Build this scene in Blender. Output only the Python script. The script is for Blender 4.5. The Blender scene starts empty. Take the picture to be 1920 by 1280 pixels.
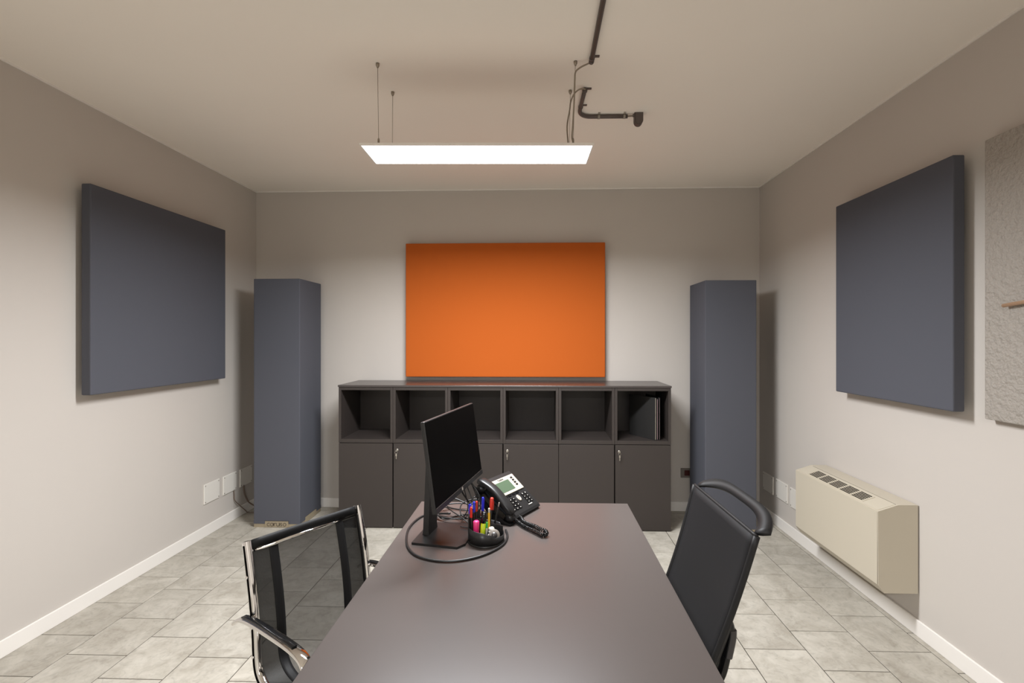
import bpy, bmesh, math, random
from mathutils import Vector, Matrix
random.seed(7)
S = bpy.context.scene
COL = S.collection
PI = math.pi

# ------------------------------------------------------------------ camera
cam = bpy.data.cameras.new('camera')
cam.sensor_width = 36.0
cam.lens = 890.0 / 1920.0 * 36.0
cam.shift_x = -20.0 / 1920.0
cam.shift_y = -5.0 / 1920.0
cam.clip_start = 0.05
camo = bpy.data.objects.new('camera', cam)
camo.location = (0, 0, 1.556)
camo.rotation_euler = (PI / 2, 0, math.atan(28.0 / 890.0))
COL.objects.link(camo)
S.camera = camo

# ------------------------------------------------------------------ world, exposure
w = bpy.data.worlds.new('world')
S.world = w
w.use_nodes = True
w.node_tree.nodes['Background'].inputs[0].default_value = (0.9, 0.85, 0.8, 1)
w.node_tree.nodes['Background'].inputs[1].default_value = 0.3
S.view_settings.view_transform = 'Standard'
S.view_settings.look = 'None'
S.view_settings.gamma = 1.0
S.view_settings.use_curve_mapping = False
S.view_settings.exposure = 0.0
LAMP_POWER = 121.0          # watts of each ceiling light panel

# ------------------------------------------------------------------ materials
def srgb(r, g, b):
    f = lambda c: (c / 12.92 if c <= 0.04045 else ((c + 0.055) / 1.055) ** 2.4)
    return (f(r / 255), f(g / 255), f(b / 255), 1)

MATS = {}
def mat(name, col, rough=0.5, metal=0.0, spec=0.5, noise=0.0, nscale=20.0, bump=0.0, bscale=200.0, coat=0.0,
        alpha=None, sheen=0.0, bdist=0.002):
    m = bpy.data.materials.new(name)
    m.use_nodes = True
    nt = m.node_tree
    b = nt.nodes['Principled BSDF']
    b.inputs['Base Color'].default_value = col
    b.inputs['Roughness'].default_value = rough
    b.inputs['Metallic'].default_value = metal
    b.inputs['Specular IOR Level'].default_value = spec
    b.inputs['Coat Weight'].default_value = coat
    b.inputs['Sheen Weight'].default_value = sheen
    geo = nt.nodes.new('ShaderNodeNewGeometry')
    if noise > 0:
        n = nt.nodes.new('ShaderNodeTexNoise')
        n.inputs['Scale'].default_value = nscale
        n.inputs['Detail'].default_value = 4
        nt.links.new(geo.outputs['Position'], n.inputs['Vector'])
        mr = nt.nodes.new('ShaderNodeMapRange')
        mr.inputs['To Min'].default_value = 1 - noise
        mr.inputs['To Max'].default_value = 1 + noise
        nt.links.new(n.outputs['Fac'], mr.inputs['Value'])
        mx = nt.nodes.new('ShaderNodeVectorMath')
        mx.operation = 'SCALE'
        mx.inputs[0].default_value = col[:3]
        nt.links.new(mr.outputs['Result'], mx.inputs['Scale'])
        nt.links.new(mx.outputs['Vector'], b.inputs['Base Color'])
    if bump > 0:
        n2 = nt.nodes.new('ShaderNodeTexNoise')
        n2.inputs['Scale'].default_value = bscale
        n2.inputs['Detail'].default_value = 3
        nt.links.new(geo.outputs['Position'], n2.inputs['Vector'])
        bp = nt.nodes.new('ShaderNodeBump')
        bp.inputs['Strength'].default_value = bump
        bp.inputs['Distance'].default_value = bdist
        nt.links.new(n2.outputs['Fac'], bp.inputs['Height'])
        nt.links.new(bp.outputs['Normal'], b.inputs['Normal'])
    if alpha is not None:
        tr = nt.nodes.new('ShaderNodeBsdfTransparent')
        ms = nt.nodes.new('ShaderNodeMixShader')
        ms.inputs[0].default_value = alpha
        out = nt.nodes['Material Output']
        nt.links.new(tr.outputs[0], ms.inputs[1])
        nt.links.new(b.outputs[0], ms.inputs[2])
        nt.links.new(ms.outputs[0], out.inputs['Surface'])
    MATS[name] = m
    return m

def tile_material():
    m = bpy.data.materials.new('stone_tile')
    m.use_nodes = True
    nt = m.node_tree
    b = nt.nodes['Principled BSDF']
    geo = nt.nodes.new('ShaderNodeNewGeometry')
    oi = nt.nodes.new('ShaderNodeObjectInfo')
    off = nt.nodes.new('ShaderNodeVectorMath'); off.operation = 'SCALE'
    off.inputs[0].default_value = (7.0, 13.0, 5.0)
    nt.links.new(oi.outputs['Random'], off.inputs['Scale'])
    add = nt.nodes.new('ShaderNodeVectorMath'); add.operation = 'ADD'
    nt.links.new(geo.outputs['Position'], add.inputs[0])
    nt.links.new(off.outputs['Vector'], add.inputs[1])
    n1 = nt.nodes.new('ShaderNodeTexNoise')
    n1.inputs['Scale'].default_value = 7.0; n1.inputs['Detail'].default_value = 8
    n1.inputs['Roughness'].default_value = 0.65; n1.inputs['Distortion'].default_value = 0.8
    nt.links.new(add.outputs['Vector'], n1.inputs['Vector'])
    cr = nt.nodes.new('ShaderNodeValToRGB')
    cr.color_ramp.elements[0].position = 0.3
    cr.color_ramp.elements[0].color = srgb(157, 150, 137)
    cr.color_ramp.elements[1].position = 0.66
    cr.color_ramp.elements[1].color = srgb(189, 183, 171)
    nt.links.new(n1.outputs['Fac'], cr.inputs['Fac'])
    n2 = nt.nodes.new('ShaderNodeTexNoise')
    n2.inputs['Scale'].default_value = 26.0; n2.inputs['Detail'].default_value = 6
    n2.inputs['Distortion'].default_value = 1.6
    nt.links.new(add.outputs['Vector'], n2.inputs['Vector'])
    mr = nt.nodes.new('ShaderNodeMapRange')
    mr.inputs['From Min'].default_value = 0.3; mr.inputs['From Max'].default_value = 0.5
    mr.inputs['To Min'].default_value = 0.84; mr.inputs['To Max'].default_value = 1.0
    nt.links.new(n2.outputs['Fac'], mr.inputs['Value'])
    rr = nt.nodes.new('ShaderNodeMapRange')
    rr.inputs['To Min'].default_value = 0.94; rr.inputs['To Max'].default_value = 1.05
    nt.links.new(oi.outputs['Random'], rr.inputs['Value'])
    mu = nt.nodes.new('ShaderNodeMath'); mu.operation = 'MULTIPLY'
    nt.links.new(mr.outputs['Result'], mu.inputs[0]); nt.links.new(rr.outputs['Result'], mu.inputs[1])
    sc = nt.nodes.new('ShaderNodeVectorMath'); sc.operation = 'SCALE'
    nt.links.new(cr.outputs['Color'], sc.inputs[0]); nt.links.new(mu.outputs[0], sc.inputs['Scale'])
    nt.links.new(sc.outputs['Vector'], b.inputs['Base Color'])
    b.inputs['Roughness'].default_value = 0.5
    b.inputs['Specular IOR Level'].default_value = 0.35
    bp = nt.nodes.new('ShaderNodeBump')
    bp.inputs['Strength'].default_value = 0.25; bp.inputs['Distance'].default_value = 0.002
    nt.links.new(n2.outputs['Fac'], bp.inputs['Height'])
    nt.links.new(bp.outputs['Normal'], b.inputs['Normal'])
    MATS['tile'] = m

def emission(name, col, strength):
    m = bpy.data.materials.new(name)
    m.use_nodes = True
    nt = m.node_tree
    nt.nodes.remove(nt.nodes['Principled BSDF'])
    e = nt.nodes.new('ShaderNodeEmission')
    e.inputs[0].default_value = col
    e.inputs[1].default_value = strength
    nt.links.new(e.outputs[0], nt.nodes['Material Output'].inputs['Surface'])
    MATS[name] = m

tile_material()
mat('wall', srgb(197, 190, 182), 0.75, spec=0.25, noise=0.015, nscale=3, bump=0.05, bscale=260)
mat('ceiling', srgb(246, 239, 229), 0.85, spec=0.15, noise=0.015, nscale=2)
mat('white_trim', srgb(236, 231, 224), 0.45)
mat('grout', srgb(62, 54, 47), 0.9, spec=0.1)
mat('blue_fabric', srgb(86, 87, 94), 0.9, spec=0.1, bump=0.15, bscale=1500)
mat('orange_fabric', srgb(184, 90, 30), 0.85, spec=0.2, bump=0.15, bscale=1500)
mat('bracket', srgb(90, 84, 78), 0.5)
mat('plywood', srgb(150, 137, 114), 0.6, noise=0.08, nscale=40)
mat('letter', srgb(96, 86, 72), 0.7)
mat('cabinet', srgb(54, 48, 45), 0.42, spec=0.4, bump=0.04, bscale=900)
mat('cabinet_top', srgb(66, 60, 58), 0.25, spec=0.6, bump=0.02, bscale=900)
mat('desk', srgb(79, 72, 69), 0.29, spec=0.5, bump=0.03, bscale=1200)
mat('steel', srgb(205, 200, 192), 0.25, metal=1.0)
mat('chrome', srgb(228, 226, 224), 0.06, metal=1.0)
mat('black_plastic', srgb(30, 29, 29), 0.38)
mat('black_matt', srgb(27, 26, 26), 0.55, spec=0.3)
mat('black_gloss', srgb(16, 16, 17), 0.18)
mat('screen', srgb(7, 6, 6), 0.5, spec=0.04)
mat('dark_grey_plastic', srgb(58, 54, 53), 0.4)
mat('silver_plastic', srgb(172, 164, 150), 0.4)
mat('lcd', srgb(72, 88, 68), 0.35)
mat('white_plastic', srgb(226, 221, 212), 0.4)
mat('key_white', srgb(180, 176, 168), 0.5)
mat('cream_metal', srgb(193, 184, 166), 0.42, spec=0.4)
mat('cream_dark', srgb(200, 188, 158), 0.42, spec=0.4)
mat('hollow_black', srgb(14, 12, 11), 0.9, spec=0.0)
mat('conduit', srgb(88, 78, 73), 0.5)
mat('conduit_clip', srgb(150, 142, 130), 0.45)
mat('grey_cable', srgb(140, 128, 112), 0.6)
mat('brown_cable', srgb(112, 94, 82), 0.6)
mat('wire', srgb(150, 140, 126), 0.35, metal=0.7)
mat('pebbled', srgb(158, 151, 142), 0.6, bump=1.0, bscale=55, bdist=0.012)
mat('copper', srgb(208, 170, 138), 0.35, metal=0.4)
mat('outlet_red', srgb(70, 26, 22), 0.4)
mat('outlet_grey', srgb(120, 112, 104), 0.5)
mat('mesh_sheer', srgb(42, 39, 37), 0.8, spec=0.1, alpha=0.83)
mat('mesh_side', srgb(19, 18, 17), 0.6, spec=0.2, alpha=0.95, bump=0.5, bscale=160)
mat('mesh_black', srgb(27, 26, 27), 0.65, spec=0.25, alpha=0.95, bump=0.2, bscale=1400)
mat('vinyl', srgb(17, 16, 16), 0.6, spec=0.2)
mat('blue_ink', srgb(38, 48, 205), 0.35)
mat('red_ink', srgb(214, 52, 34), 0.35)
mat('yellow_ink', srgb(232, 176, 28), 0.4)
mat('lime_ink', srgb(200, 222, 36), 0.4)
mat('pink_ink', srgb(226, 52, 120), 0.4)
mat('green_ink', srgb(60, 170, 70), 0.4)
mat('paper', srgb(205, 198, 184), 0.7)
mat('paper_pink', srgb(190, 160, 165), 0.7)
mat('folder_black', srgb(36, 35, 34), 0.5)
emission('led', (0.94, 0.965, 1.0, 1), 6.0)

# ------------------------------------------------------------------ mesh helpers
class MB:
    def __init__(s):
        s.v = []; s.f = []; s.sm = []
    def add(s, vs, fs, smooth=False):
        o = len(s.v)
        s.v += [tuple(v) for v in vs]
        for f in fs:
            s.f.append(tuple(i + o for i in f)); s.sm.append(smooth)
        return s
    def box(s, a, b, M=None, bev=0.0):
        x0, x1 = sorted((a[0], b[0])); y0, y1 = sorted((a[1], b[1])); z0, z1 = sorted((a[2], b[2]))
        if bev > 0:
            bm = bmesh.new()
            bmesh.ops.create_cube(bm, size=1)
            for v in bm.verts:
                v.co = Vector(((x0 + x1) / 2 + v.co.x * (x1 - x0), (y0 + y1) / 2 + v.co.y * (y1 - y0), (z0 + z1) / 2 + v.co.z * (z1 - z0)))
            bmesh.ops.bevel(bm, geom=list(bm.edges), offset=bev, segments=2, profile=0.5, affect='EDGES')
            bm.verts.index_update()
            vs = [v.co.copy() for v in bm.verts]; fs = [[v.index for v in f.verts] for f in bm.faces]
            bm.free()
        else:
            vs = [Vector(p) for p in ((x0, y0, z0), (x1, y0, z0), (x1, y1, z0), (x0, y1, z0), (x0, y0, z1), (x1, y0, z1), (x1, y1, z1), (x0, y1, z1))]
            fs = [(0, 3, 2, 1), (4, 5, 6, 7), (0, 1, 5, 4), (1, 2, 6, 5), (2, 3, 7, 6), (3, 0, 4, 7)]
        if M: vs = [M @ v for v in vs]
        return s.add(vs, fs)
    def tube(s, path, r, n=10, cap=True, closed=False):
        P = [Vector(p) for p in path]; L = len(P)
        R = r if isinstance(r, (list, tuple)) else [r] * L
        up = None; vs = []
        for i in range(L):
            if closed: t = (P[(i + 1) % L] - P[i - 1])
            else: t = P[min(i + 1, L - 1)] - P[max(i - 1, 0)]
            t.normalize()
            if up is None:
                up = Vector((0, 0, 1)) if abs(t.z) < 0.9 else Vector((1, 0, 0))
            a = t.cross(up)
            if a.length < 1e-6: a = t.orthogonal()
            a.normalize(); b = a.cross(t); up = b
            for k in range(n):
                an = 2 * PI * k / n
                vs.append(P[i] + (a * math.cos(an) + b * math.sin(an)) * R[i])
        fs = []
        for i in range(L if closed else L - 1):
            j = (i + 1) % L
            for k in range(n):
                fs.append((i * n + k, i * n + (k + 1) % n, j * n + (k + 1) % n, j * n + k))
        s.add(vs, fs, True)
        if cap and not closed:
            o = len(s.v) - len(vs)
            s.f.append(tuple(o + k for k in reversed(range(n)))); s.sm.append(False)
            s.f.append(tuple(o + (L - 1) * n + k for k in range(n))); s.sm.append(False)
        return s
    def bar(s, path, side, w, t, smooth=True):
        """rectangular section swept along path; 'side' is the fixed width axis"""
        P = [Vector(p) for p in path]; L = len(P); sd = Vector(side).normalized(); vs = []
        for i in range(L):
            tg = (P[min(i + 1, L - 1)] - P[max(i - 1, 0)]).normalized()
            nn = tg.cross(sd).normalized()
            c = min(w, t) * 0.22
            for (u, v) in ((-w/2 + c, -t/2), (w/2 - c, -t/2), (w/2, -t/2 + c), (w/2, t/2 - c), (w/2 - c, t/2), (-w/2 + c, t/2), (-w/2, t/2 - c), (-w/2, -t/2 + c)):
                vs.append(P[i] + sd * u + nn * v)
        fs = []
        for i in range(L - 1):
            for k in range(8):
                fs.append((i * 8 + k, i * 8 + (k + 1) % 8, (i + 1) * 8 + (k + 1) % 8, (i + 1) * 8 + k))
        s.add(vs, fs, smooth)
        s.add([vs[k] for k in range(8)], [tuple(reversed(range(8)))])
        s.add([vs[(L - 1) * 8 + k] for k in range(8)], [tuple(range(8))])
        return s
    def lathe(s, prof, n=24, M=None, smooth=True):
        """profile of (r, z) revolved about z"""
        vs = []; fs = []
        for r, z in prof:
            for k in range(n):
                a = 2 * PI * k / n
                vs.append(Vector((r * math.cos(a), r * math.sin(a), z)))
        for i in range(len(prof) - 1):
            for k in range(n):
                fs.append((i * n + k, i * n + (k + 1) % n, (i + 1) * n + (k + 1) % n, (i + 1) * n + k))
        if prof[0][0] > 1e-6: fs.append(tuple(reversed(range(n))))
        if prof[-1][0] > 1e-6: fs.append(tuple((len(prof) - 1) * n + k for k in range(n)))
        if M: vs = [M @ v for v in vs]
        return s.add(vs, fs, smooth)
    def prism(s, poly, d0, d1, axis='y', M=None):
        """polygon extruded along an axis: poly pairs are the two other axes in x,y,z order"""
        def P(u, v, d):
            return Vector({'x': (d, u, v), 'y': (u, d, v), 'z': (u, v, d)}[axis])
        n = len(poly)
        vs = [P(u, v, d0) for u, v in poly] + [P(u, v, d1) for u, v in poly]
        if M: vs = [M @ v for v in vs]
        fs = [tuple(reversed(range(n))), tuple(range(n, 2 * n))] + [(k, (k + 1) % n, n + (k + 1) % n, n + k) for k in range(n)]
        return s.add(vs, fs)
    def sheet(s, grid, t=0.0, smooth=True):
        """grid of points, optional thickness"""
        R = len(grid); C = len(grid[0]); g = [[Vector(p) for p in r] for r in grid]
        vs = [p for r in g for p in r]
        fs = [(i * C + j, i * C + j + 1, (i + 1) * C + j + 1, (i + 1) * C + j) for i in range(R - 1) for j in range(C - 1)]
        if t > 0:
            N = R * C; off = []
            for i in range(R):
                for j in range(C):
                    du = g[i][min(j + 1, C - 1)] - g[i][max(j - 1, 0)]
                    dv = g[min(i + 1, R - 1)][j] - g[max(i - 1, 0)][j]
                    off.append(g[i][j] - du.cross(dv).normalized() * t)
            vs += off
            fs += [tuple(reversed([q + N for q in f])) for f in fs[:(R - 1) * (C - 1)]]
            bd = [j for j in range(C)] + [i * C + C - 1 for i in range(1, R)] + [(R - 1) * C + j for j in range(C - 2, -1, -1)] + [i * C for i in range(R - 2, 0, -1)]
            for k in range(len(bd)):
                a, b = bd[k], bd[(k + 1) % len(bd)]
                fs.append((b, a, a + N, b + N))
        return s.add(vs, fs, smooth)
    def mesh(s, name, m):
        me = bpy.data.meshes.new(name)
        me.from_pydata(s.v, [], s.f)
        for p, q in zip(me.polygons, s.sm): p.use_smooth = q
        bm = bmesh.new(); bm.from_mesh(me)
        bmesh.ops.recalc_face_normals(bm, faces=bm.faces)
        bm.to_mesh(me); bm.free()
        me.materials.append(MATS[m])
        me.update()
        return me
    def build(s, name, m, parent=None, label=None):
        o = bpy.data.objects.new(name, s.mesh(name, m))
        COL.objects.link(o)
        if parent: o.parent = parent
        if label: o['label'] = label
        return o

def tag(o, label, cat, group=None):
    o['label'] = label; o['category'] = cat
    if group: o['group'] = group
    return o
def thing(name, label, cat, loc=(0, 0, 0), rz=0.0, group=None):
    o = bpy.data.objects.new(name, None)
    o.empty_display_size = 0.05
    COL.objects.link(o)
    o.location = loc; o.rotation_euler = (0, 0, rz)
    return tag(o, label, cat, group)
def struct(o):
    o['kind'] = 'structure'
    return o
def smooth_path(P, n=6, closed=False):
    """Catmull-Rom through points"""
    P = [Vector(p) for p in P]; L = len(P); out = []
    for i in range(L if closed else L - 1):
        g = (lambda k: P[k % L]) if closed else (lambda k: P[max(0, min(L - 1, k))])
        p0, p1, p2, p3 = g(i - 1), g(i), g(i + 1), g(i + 2)
        for k in range(n):
            t = k / n
            out.append(0.5 * ((2 * p1) + (p2 - p0) * t + (2 * p0 - 5 * p1 + 4 * p2 - p3) * t * t + (3 * p1 - p0 - 3 * p2 + p3) * t ** 3))
    if not closed: out.append(P[-1])
    return out
def text_mesh(body, size, name, m, parent, M, depth=0.0006):
    cu = bpy.data.curves.new(name, 'FONT')
    cu.body = body; cu.size = size; cu.extrude = depth; cu.align_x = 'CENTER'; cu.align_y = 'CENTER'
    to = bpy.data.objects.new(name, cu)
    COL.objects.link(to)
    dg = bpy.context.evaluated_depsgraph_get()
    me = bpy.data.meshes.new_from_object(to.evaluated_get(dg))
    bpy.data.objects.remove(to); bpy.data.curves.remove(cu)
    me.transform(M)
    me.materials.clear(); me.materials.append(MATS[m])
    o = bpy.data.objects.new(name, me); COL.objects.link(o); o.parent = parent
    return o

# ------------------------------------------------------------------ room
XL, XR, YB, YN, ZC = -2.62, 1.997, 4.34, -2.6, 2.925
T = 0.12
struct(MB().box((XL - T, YN - T, 0), (XL, YB + T, ZC)).build('wall_left', 'wall'))
struct(MB().box((XR, YN - T, 0), (XR + T, YB + T, ZC)).build('wall_right', 'wall'))
struct(MB().box((XL, YB, 0), (XR, YB + T, ZC)).build('wall_back', 'wall'))
struct(MB().box((XL, YN - T, 0), (XR, YN, ZC)).build('wall_front', 'wall'))
struct(MB().box((XL - T, YN - T, ZC), (XR + T, YB + T, ZC + 0.12)).build('ceiling', 'ceiling'))

# floor: grout bed with stone tiles laid in columns, half a tile staggered
floor = struct(MB().box((XL - T, YN - T, -0.12), (XR + T, YB + T, -0.003)).build('floor', 'grout'))
PX, PY, G = 0.3057, 0.3040, 0.0045
def tile_mb(x0, x1, y0, y1):
    w2, h2, c = (x1 - x0) / 2, (y1 - y0) / 2, 0.0012
    vs = [(-w2, -h2, -0.006), (w2, -h2, -0.006), (w2, h2, -0.006), (-w2, h2, -0.006),
          (-w2, -h2, -c), (w2, -h2, -c), (w2, h2, -c), (-w2, h2, -c),
          (-w2 + c, -h2 + c, 0), (w2 - c, -h2 + c, 0), (w2 - c, h2 - c, 0), (-w2 + c, h2 - c, 0)]
    fs = [(8, 9, 10, 11)]
    for k in range(4):
        j = (k + 1) % 4
        fs += [(k, j, 4 + j, 4 + k), (4 + k, 4 + j, 8 + j, 8 + k)]
    return MB().add(vs, fs)
tile_cache = {}
rest = MB()
def lay(x0, x1, y0, y1):
    x0 += G / 2; x1 -= G / 2; y0 += G / 2; y1 -= G / 2
    if x1 - x0 < 0.01 or y1 - y0 < 0.01: return
    cx, cy = (x0 + x1) / 2, (y0 + y1) / 2
    if cy > 0.75:
        key = (round(x1 - x0, 4), round(y1 - y0, 4))
        if key not in tile_cache: tile_cache[key] = tile_mb(x0, x1, y0, y1).mesh('tile', 'tile')
        o = bpy.data.objects.new('tile', tile_cache[key]); COL.objects.link(o)
        o.parent = floor; o.location = (cx, cy, 0)
    else:
        q = tile_mb(x0, x1, y0, y1)
        rest.add([(a + cx, b + cy, c) for a, b, c in q.v], q.f)
for k in range(16):
    x1 = -2.325 + PX * k; x0 = x1 - PX
    x0 = max(x0, XL); x1 = min(x1, XR)
    y = 2.42 if k % 2 == 0 else 2.272
    while y > YN: y -= PY
    while y < YB:
        lay(x0, x1, max(y, YN), min(y + PY, YB)); y += PY
ro = rest.build('tile_field', 'tile', floor); ro['kind'] = 'stuff'

# skirting boards and ceiling bead
H, D = 0.085, 0.012
def skirt(name, a, b):
    return struct(MB().box(a, b, bev=0.003).build(name, 'white_trim'))
skirt('baseboard_left', (XL, YN, 0), (XL + D, YB, H))
skirt('baseboard_right', (XR - D, YN, 0), (XR, YB, H))
skirt('baseboard_back', (XL + D, YB - D, 0), (XR - D, YB, H))
skirt('baseboard_front', (XL + D, YN, 0), (XR - D, YN + D, H))
for i, (a, b) in enumerate((((XL, YN, ZC - 0.009), (XL + 0.009, YB, ZC)), ((XR - 0.009, YN, ZC - 0.009), (XR, YB, ZC)), ((XL, YB - 0.009, ZC - 0.009), (XR, YB, ZC)))):
    struct(MB().box(a, b).build('trim_%d' % (i + 1), 'white_trim'))

# ------------------------------------------------------------------ acoustic wall panels
def fabric_panel(name, label, cat, face, u0, u1, z0, z1, wall, front, back, m, rad=0.006):
    """face 'x' or 'y': axis of the wall normal; u is the other horizontal axis"""
    cu, cz = (u0 + u1) / 2, (z0 + z1) / 2
    base = (wall, cu, z0) if face == 'x' else (cu, wall, z0)
    t = thing(name, label, cat, base)
    def B(n0, n1, a0, a1, b0, b1, bev=0):
        if face == 'x': return MB().box((n0 - wall, a0 - cu, b0 - z0), (n1 - wall, a1 - cu, b1 - z0), bev=bev)
        return MB().box((a0 - cu, n0 - wall, b0 - z0), (a1 - cu, n1 - wall, b1 - z0), bev=bev)
    B(front, back, u0, u1, z0, z1, rad).build('fabric_cover', m, t)
    for s in (-1, 1):
        for zz in (z0 + 0.2, z1 - 0.2):
            uu = cu + s * (u1 - u0) * 0.3
            B(back, wall, uu - 0.03, uu + 0.03, zz - 0.03, zz + 0.03).build('mounting_bracket', 'bracket', t)
    return t
fabric_panel('acoustic_panel', 'orange fabric acoustic panel on the back wall above the grey cubbies', 'acoustic panel', 'y', -1.196, 0.605, 1.212, 2.420, YB, 4.268, 4.318, 'orange_fabric')
fabric_panel('acoustic_panel', 'square slate blue acoustic panel on the left wall', 'acoustic panel', 'x', 2.610, 3.774, 1.236, 2.437, XL, -2.530, -2.586, 'blue_fabric')
fabric_panel('acoustic_panel', 'slate blue acoustic panel above the cream fan coil on the right wall', 'acoustic panel', 'x', 2.245, 3.105, 1.220, 2.403, XR, 1.910, 1.964, 'blue_fabric')

# grey pebbled board with a copper rod
bt = thing('wall_board', 'grey pebbled wall board with a thin copper rod at the right edge', 'wall board', (XR, 1.54, 1.206))
MB().box((-0.042, -0.6, 0), (-0.012, 0.6, 1.217), bev=0.004).build('board', 'pebbled', bt)
for s in (-0.35, 0.35):
    for zz in (0.25, 0.95):
        MB().box((-0.012, s - 0.03, zz - 0.03), (0, s + 0.03, zz + 0.03)).build('mounting_bracket', 'bracket', bt)
rod = MB().tube([(-0.060, 0.497, 0.488), (-0.060, 0.0, 0.539)], 0.0080, 12).build('rod', 'copper', bt, 'thin copper rod')
MB().tube([(-0.060, 0.0, 0.539), (-0.041, 0.0, 0.539)], 0.006, 10).build('pin', 'copper', rod)

# ------------------------------------------------------------------ acoustic columns
def stroke_arc(cx, cz, r, a0, a1, n=14):
    return [(cx + r * math.cos(math.radians(a0 + (a1 - a0) * i / n)), cz + r * math.sin(math.radians(a0 + (a1 - a0) * i / n))) for i in range(n + 1)]
def lettering_caruso(parent, y, x0, z0, h, w):
    """six rounded letters, x-height h, total width w, drawn as raised strokes"""
    r = h / 2; adv = w / 6.0; st = h * 0.20
    def put(name, x, lines):
        b = MB()
        for ln in lines:
            P = [Vector((x0 + x + a, y, z0 + c)) for a, c in ln]
            b.bar(P, (0, 1, 0), 0.0016, st, smooth=False)
        b.build(name, 'letter', parent)
    put('letter_c', 0 * adv, [stroke_arc(r, r, r, 45, 315)])
    put('letter_a', 1 * adv, [stroke_arc(r, r, r, 0, 360, 24), [(2 * r, 2 * r), (2 * r, 0)]])
    put('letter_r', 2.15 * adv, [[(0, 0), (0, 2 * r)], stroke_arc(r * 0.9, r * 1.1, r * 0.9, 180, 60)])
    put('letter_u', 2.85 * adv, [[(0, 2 * r), (0, r)] + stroke_arc(r, r, r, 180, 360)[1:] + [(2 * r, 2 * r)], [(2 * r, 2 * r), (2 * r, 0)]])
    put('letter_s', 3.98 * adv, [stroke_arc(r * 0.62, 1.5 * r, r * 0.5, 30, 270) + stroke_arc(r * 0.62, 0.5 * r, r * 0.5, 90, -150)[1:]])
    put('letter_o', 4.85 * adv, [stroke_arc(r, r, r, 0, 360, 24)])
def column(label, x0, x1, y0, y1, ztop, side):
    cx, cy = (x0 + x1) / 2, (y0 + y1) / 2
    w2, d2 = (x1 - x0) / 2, (y1 - y0) / 2
    t = thing('acoustic_column', label, 'acoustic column', (cx, cy, 0), group='floor standing acoustic columns')
    tw, th, b = 0.10, 0.052, 0.030
    bd = MB()
    # fabric body with a notch in the hem on the front and on the inner side
    bd.box((-w2, -d2, th), (w2, d2, ztop), bev=0.005)
    e = 0.0
    for a, c in (((-w2, -d2, b), (-tw, d2, th + 0.004)), ((tw, -d2, b), (w2, -tw, th + 0.004)), ((tw, tw, b), (w2, d2, th + 0.004)), ((-tw, -d2 + 0.006, b), (tw, d2, th + 0.004)), ((tw, -tw, b), (w2 - 0.006, tw, th + 0.004))):
        if side < 0: a, c = (-a[0], a[1], a[2]), (-c[0], c[1], c[2])
        bd.box(a, c)
    bd.build('fabric_body', 'blue_fabric', t)
    MB().box((-w2 + 0.002, -d2 + 0.002, 0.0), (w2 - 0.002, d2 - 0.002, 0.030)).build('base_plate', 'plywood', t)
    tb = MB().box((-tw + 0.003, -d2 - 0.002, 0.004), (tw - 0.003, -d2 + 0.005, th - 0.001)).build('name_tab', 'plywood', t)
    lettering_caruso(tb, -d2 - 0.0028, -0.079, 0.013, 0.0245, 0.166)
    s = side
    MB().box((s * (w2 - 0.005), -tw + 0.003, 0.004), (s * (w2 + 0.002), tw - 0.003, th - 0.001)).build('side_tab', 'plywood', t)
    return t
column('slate blue acoustic column left of the grey cabinets, base reading caruso', -2.345, -1.958, 3.85, 4.235, 2.052, 1)
column('slate blue acoustic column right of the grey cabinets behind the black chair', 1.345, 1.752, 3.855, 4.24, 2.026, -1)

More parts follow.
